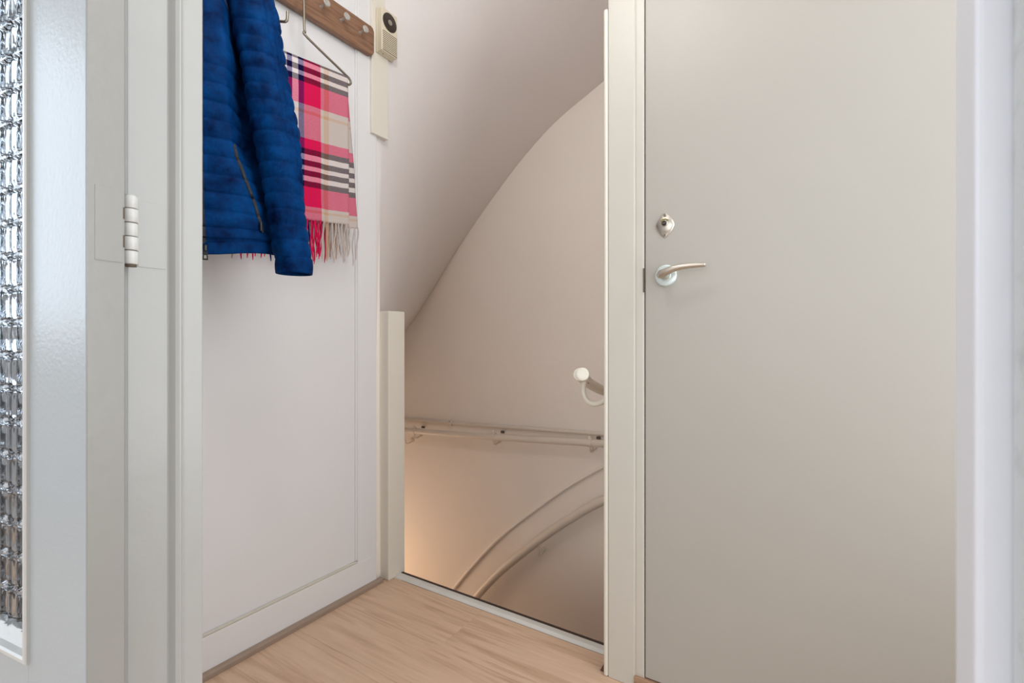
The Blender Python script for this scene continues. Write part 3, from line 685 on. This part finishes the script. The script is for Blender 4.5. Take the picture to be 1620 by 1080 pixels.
# ================================================================ scarf
sf_ = empty('scarf', (-1.285, .84, 1.70), 'red, navy and beige tartan scarf with fringes, folded over a steel hanger', 'scarf')
SW = .375; YR = 1.0325
def bar_z(y): return 1.6985 + (y-.90)*.125
def scarf_layer(name, front_):
    nu_, nv_ = 64, 80
    Lg = .482
    vs = []; uvs = []; fs = []
    for j in range(nv_):
        t = j/(nv_-1)
        for i in range(nu_):
            s_ = i/(nu_-1)
            y = YR - SW*s_
            if not front_:
                y += .052*t**.75*(1-s_)
            L_ = Lg*t
            # roll over the bar, then hang
            ztop = bar_z(YR-SW*s_)+.0065
            R_ = .0062; arc_ = R_*PI/2
            sg = 1 if front_ else -1
            if L_ < arc_:
                th = L_/R_; x = -1.285+sg*R_*math.sin(th); z = ztop-.0065+.0002+R_*math.cos(th)
            else:
                dz = L_-arc_; z = ztop-.0065-dz
                x = -1.285+sg*R_ + sg*.002*min(1, dz/.1)
            # hem levels out, gentle folds
            z -= (-.012*s_)*t
            fold = .0035*math.sin(s_*17+1.2+.8*t)*t + .0022*math.sin(s_*41+t*3)*t
            x += fold + (0 if front_ else -.004*t)
            y += .0012*math.sin(t*14)*t
            vs.append((x, y, z)); uvs.append((s_*.999+.0005, (.0 + t)*.999+.0005))
    b = MB()
    for j in range(nv_-1):
        for i in range(nu_-1):
            fs.append((j*nu_+i, j*nu_+i+1, (j+1)*nu_+i+1, (j+1)*nu_+i))
    me = bpy.data.meshes.new(name); me.from_pydata(vs, [], fs); me.materials.append(M['tartan'])
    ul = me.uv_layers.new(name='UVMap')
    for lo in me.loops: ul.data[lo.index].uv = uvs[lo.vertex_index]
    me.shade_smooth()
    o = bpy.data.objects.new(name, me); C.objects.link(o); keep(o, sf_)
    md = o.modifiers.new('thickness', 'SOLIDIFY'); md.thickness = .0022; md.offset = 0
    last = vs[(nv_-1)*nu_:]
    return o, last, uvs
def warp_at(s_):
    c_ = 'P'
    for p, k in WARP:
        if s_ >= p: c_ = k
    return c_
for fr in (True, False):
    lo, last, _ = scarf_layer('front_layer' if fr else 'back_layer', fr)
    ntas = 33
    for k in range(ntas):
        s_ = (k+.5)/ntas; p = Vector(last[int(s_*63)])
        col = warp_at(s_); L_ = random.uniform(.095, .128)
        sx, sy = random.uniform(-.004, .005), random.uniform(-.008, .006)
        pts = []
        for q_ in range(9):
            t = q_/8
            pts.append(p + Vector((sx*t + .0015*math.sin(t*9+k), sy*t + .0025*math.sin(t*6+k*1.7), .003-L_*t)))
        rr = [.0021, .0026, .0022, .0025, .0021, .0024, .0020, .0022, .0010]
        o = MB().tube(pts, rr, 7).build('tassel', M['yarn'+col], smooth=True); o.parent = lo

# ================================================================ jacket
JC = Vector((-1.185, .545, 0)); JL = Vector((.45, .893, 0)).normalized(); JD = Vector((.893, -.45, 0)).normalized()
jk = empty('jacket', (JC.x, JC.y, 1.06), 'navy blue quilted jacket with zip pocket hanging on the rack', 'jacket')
def J(s_, d, z): q_ = JC+JL*s_+JD*d; return (q_.x, q_.y, z)
PITCH = .0390; Z0Q = 1.0790
def quilt(z, amp=.0080, z0=Z0Q, pitch=PITCH):
    t = ((z-z0)/pitch) % 1.0
    return amp*(max(0.0, math.sin(PI*t))**.33) - amp*.7
def ss(x, a_, b_):
    t = max(0, min(1, (x-a_)/(b_-a_))); return t*t*(3-2*t)
def interp(x, xs, ys):
    return float(np.interp(x, xs, ys))
from mathutils import noise
def fold_line(z): return interp(z, [1.04, 1.146, 1.2286, 1.294, 1.42, 1.50, 1.62, 1.75], [.19, .128, .098, .071, .0600, .0600, .052, .03])
def fold_amt(z): return interp(z, [1.06, 1.14, 1.22, 1.30, 1.42, 1.55, 1.70], [.0, .006, .022, .042, .062, .060, .024])
def hem_lift(x, y):
    return .005 + .016*ss(x, .0, .15) + .034*ss(-y, -.035, .045)
def body_pt(th, z):
    A = interp(z, [1.05, 1.10, 1.25, 1.45, 1.62, 1.70, 1.76, 1.80], [.156, .160, .160, .160, .155, .140, .100, .062])
    B = interp(z, [1.05, 1.20, 1.45, 1.62, 1.72, 1.80], [.066, .074, .078, .074, .062, .050])
    if math.cos(th) < 0: A *= interp(z, [1.05, 1.80], [.80, 1.0])     # the far half is pressed against the wall
    c_, s_ = math.cos(th), math.sin(th); e = 2/2.7
    x = A*math.copysign(abs(c_)**e, c_); y = B*math.copysign(abs(s_)**e, s_)
    qz = quilt(z) if z > 1.092 else -.003
    nz_ = noise.noise(Vector((x*9, y*9+3, z*7)))*.008 + noise.noise(Vector((x*26, y*26, z*17)))*.0042 + noise.noise(Vector((x*60, y*60, z*30)))*.0012
    qz *= interp(z, [1.40, 1.50], [1, .15])
    if s_ > 0:
        fl_ = fold_line(z); y -= fold_amt(z)*ss(x, fl_-.006, fl_+.026)
    k = 1+(qz+nz_)/math.hypot(x, y)
    x *= k; y *= k
    # keep clear of the wall
    q_ = JC+JL*x+JD*y
    if q_.x < XL+.012: q_.x = XL+.012+.002*math.sin(z*50)
    zz = z + hem_lift(x, y) * max(0.0, 1-(z-1.062)/.09)
    return (q_.x, q_.y, zz)
nth = 160; zl = [1.062+(1.80-1.062)*i/330 for i in range(331)]
bj = MB().grid(nth, len(zl), lambda i, j: body_pt(2*PI*i/nth, zl[j]), closed_u=True)
body = bj.build('body', M['jacket'], smooth='all'); keep(body, jk)
sd_ = body.modifiers.new('lining', 'SOLIDIFY'); sd_.thickness = .004; sd_.offset = -1
# hem band
def hem_pt(i, j):
    th = 2*PI*i/nth; z = 1.0545+.0265*j/8
    x, y, zz = body_pt(th, 1.092); 
    p = Vector((x, y, 0)) - JC; r_ = p.length; k = 1+(.0015+.0028*math.sin(PI*j/8))/r_
    p = JC+p*k
    dz = hem_lift((p-JC).dot(JL), (p-JC).dot(JD))
    if p.x < XL+.010: p.x = XL+.010
    return (p.x, p.y, z+dz)
hb_ = MB().grid(nth, 9, hem_pt, closed_u=True).build('hem_band', M['jacket'], smooth='all'); keep(hb_, jk)
sd_ = hb_.modifiers.new('lining', 'SOLIDIFY'); sd_.thickness = .004; sd_.offset = -1
# collar
def col_pt(i, j):
    th = 2*PI*i/64; t = j/10
    z = 1.775+.075*t; r_ = .064+.004*math.sin(PI*t)+.006*t
    q_ = JC+JL*(r_*math.cos(th))+JD*(r_*.82*math.sin(th)-.004); 
    if q_.x < XL+.012: q_.x = XL+.012
    return (q_.x, q_.y, z+.010*math.cos(th*2))
o = MB().grid(64, 11, col_pt, closed_u=True).build('collar', M['jacket'], smooth='all'); keep(o, jk)
sd_ = o.modifiers.new('t', 'SOLIDIFY'); sd_.thickness = .006
# sleeves
def sleeve(path, rad, cuff_name, sgn):
    # path: (s, d, z) centres from shoulder to cuff
    zs_ = [p[2] for p in path]; n = 240
    cen = [Vector(J(*p)) for p in smooth_path(path, 1)]
    zt, zb_ = zs_[0], zs_[-1]
    rev = list(reversed(path))
    def c_at(z): return (interp(z, [p[2] for p in rev], [p[0] for p in rev]), interp(z, [p[2] for p in rev], [p[1] for p in rev]))
    def r_at(z): return interp(z, [q[0] for q in rad], [q[1] for q in rad])
    def f(i, j):
        z = zt+(zb_-zt)*j/(n-1); th = 2*PI*i/72
        s0, d0 = c_at(z); R_ = r_at(z)
        bump = quilt(z, .0058, 1.0705, .0345) if z > 1.0705 else -.001
        if z > 1.60: bump *= .4
        wr_ = noise.noise(Vector((math.cos(th)*1.4, math.sin(th)*1.4, z*5+sgn*4)))*.006
        # vertical gathers on the outer side
        out = max(0, math.cos(th))**.8
        wr_ += .0042*math.sin(th*17+3*noise.noise(Vector((th, z*6, 1))))*ss(z, 1.16, 1.35)*out
        rr_ = R_+bump+wr_
        if z > 1.70: rr_ *= math.sqrt(max(.02, 1-((z-1.70)/(zt-1.70))**2))
        p = Vector(J(s0+sgn*rr_*math.cos(th), d0+rr_*.92*math.sin(th), z))
        if p.x < XL+.012: p.x = XL+.012
        # fabric leans with the arm
        return (p.x, p.y, z)
    o = MB().grid(72, n, f, closed_u=True).build('sleeve', M['jacket'], smooth='all'); keep(o, jk)
    m_ = o.modifiers.new('lining', 'SOLIDIFY'); m_.thickness = .003; m_.offset = -1
    # cuff
    s0, d0, z0_ = path[-1]; R_ = rad[0][1]
    def g(i, j):
        th = 2*PI*i/72; z = z0_-.034+.036*j/8
        r_ = R_+.0012+.0016*math.sin(PI*j/8)
        p = Vector(J(s0+.002+sgn*r_*math.cos(th), d0+r_*.92*math.sin(th), z-.004*math.cos(th)*sgn*0))
        if p.x < XL+.012: p.x = XL+.012
        return tuple(p)
    c_ = MB().grid(72, 9, g, closed_u=True).build('cuff', M['jacket'], smooth='all'); c_.parent = o
    m_ = c_.modifiers.new('lining', 'SOLIDIFY'); m_.thickness = .003; m_.offset = -1
    return o
path_r = [(.070, .020, 1.775), (.090, .028, 1.70), (.1082, .040, 1.6276), (.1260, .045, 1.5145), (.1500, .055, 1.3703), (.1705, .060, 1.2255), (.1865, .065, 1.0900), (.1905, .065, 1.0640)]
rad_r = [(1.03, .0385), (1.09, .0395), (1.2255, .0440), (1.37, .0475), (1.5145, .0470), (1.6276, .0500), (1.775, .052)]
sr = sleeve(path_r, rad_r, 'cuff', 1)
path_l = [(-.070, .010, 1.775), (-.100, .010, 1.70), (-.135, .012, 1.60), (-.165, .016, 1.45), (-.180, .024, 1.25), (-.185, .030, 1.0640)]
sleeve(path_l, rad_r, 'cuff', -1)
# hanging loop from the collar to the peg
o = MB().tube(smooth_path([tuple(Vector(J(-.02, -.052, 1.83))), (-1.298, .5090, 1.90), (-1.300, .5090, 1.9300), (-1.296, .5130, 1.90), tuple(Vector(J(.02, -.052, 1.83)))], 6), .0025, 8).build('loop', M['zip'], smooth=True); keep(o, jk)
# zips: laid on the body surface by ray casting
dg = bpy.context.evaluated_depsgraph_get()
bm = bmesh.new(); bm.from_mesh(body.data); tree = BVHTree.FromBMesh(bm)
ld_ = Vector((JD.x, JD.y, 0))
off_ = body.matrix_world.translation*0
def on_body(s_, z, lift=.001):
    o_ = Vector(J(s_, .3, z)); hit = tree.ray_cast(o_, -ld_)
    p = hit[0] if hit[0] is not None else Vector(J(s_, .06, z))
    return p + ld_*lift
def ribbon(pts_sz, w_, name, m, parent, lift, th=.002):
    P_ = [on_body(s_, z, lift) for s_, z in pts_sz]; b = MB(); vs = []; fs = []
    for i, p in enumerate(P_):
        t = (P_[min(i+1, len(P_)-1)]-P_[max(i-1, 0)]).normalized(); sd = t.cross(ld_).normalized()*w_/2
        vs += [p-sd, p+sd, p+sd+ld_*th, p-sd+ld_*th]
    for i in range(len(P_)-1):
        a_ = i*4; c_ = a_+4
        for k in range(4): fs.append((a_+k, a_+(k+1) % 4, c_+(k+1) % 4, c_+k))
    fs.append((3, 2, 1, 0)); fs.append(tuple(len(vs)-4+k for k in range(4)))
    b.add(vs, fs); o = b.build(name, m); 
    if parent is jk: keep(o, jk)
    else: o.parent = parent
    return o, P_
def lerp_line(pts, n):
    out = []
    for i in range(len(pts)-1):
        for k in range(n):
            t = k/n; out.append((pts[i][0]+(pts[i+1][0]-pts[i][0])*t, pts[i][1]+(pts[i+1][1]-pts[i][1])*t))
    out.append(pts[-1]); return out
pk = lerp_line([(.0700, 1.3060), (.0760, 1.2800), (.0960, 1.2250), (.1120, 1.1820), (.1230, 1.1420)], 12)
o, _ = ribbon(pk, .0062, 'pocket_zip', M['zip'], jk, .0008)
t_, _ = ribbon(pk, .0014, 'teeth', M['zipteeth'], o, .0022, .0012)
pp = on_body(.1235, 1.1440, .005)
zp = MB().tube([pp, pp+Vector((0, 0, -.009)), pp+Vector((.001, 0, -.020))], [.0035, .0030, .0022], 10).build('zip_pull', M['zipteeth'], smooth=True); zp.parent = o
ws = MB().tube([on_body(.1245, 1.141, .002), on_body(.1270, 1.122, .002)], .0035, 8).build('zip_end', M['zip'], smooth=True); ws.parent = o
fz = lerp_line([(.0080, 1.76), (.0080, 1.30), (.0100, 1.16), (.0140, 1.075)], 30)
o, _ = ribbon(fz, .0095, 'front_zip', M['zip'], jk, .0010)
t_, _ = ribbon(fz, .0034, 'teeth', M['zipteeth'], o, .0030, .0014)
pp = on_body(.0165, 1.078, .006)
zp = MB().lathe([(.0048, 0), (.0048, .011), (.003, .013), (.0001, .0132)], pp+Vector((0, 0, -.010)), (0, 0, 1), 12).build('zip_slider', M['zipteeth'], smooth=True); zp.parent = o
zq = MB().prism([(-.0042, 0), (.0042, 0), (.0052, -.022), (-.0052, -.022)], 'y', -.0012, .0012)
q_ = Matrix.Rotation(math.atan2(JL.y, JL.x), 4, 'Z'); zq.v = [tuple(q_ @ Vector(v) + pp + Vector((0, 0, -.008))) for v in zq.v]
zp = zq.build('zip_pull', M['zip'], bevel=.0008); zp.parent = o
zq = MB().prism([(-.0022, -.012), (.0022, -.012), (.0026, -.019), (-.0026, -.019)], 'y', -.0018, .0018); zq.v = [tuple(q_ @ Vector(v) + pp + Vector((0, 0, -.008))) for v in zq.v]
zp = zq.build('pull_window', M['button']); zp.parent = o
# raglan seams
o, _ = ribbon(lerp_line([(.050, 1.66), (.0519, 1.6245), (.066, 1.600), (.0850, 1.580)], 10), .0022, 'seam', M['zip'], jk, .0006, .0008)
# parts hung on parts keep their world place
bpy.context.view_layer.update()
for o in list(bpy.data.objects):
    if o.parent and o.parent.parent and o.type == 'MESH' and o.matrix_parent_inverse == Matrix.Identity(4):
        o.matrix_parent_inverse = o.parent.matrix_world.inverted()
bpy.context.view_layer.update()
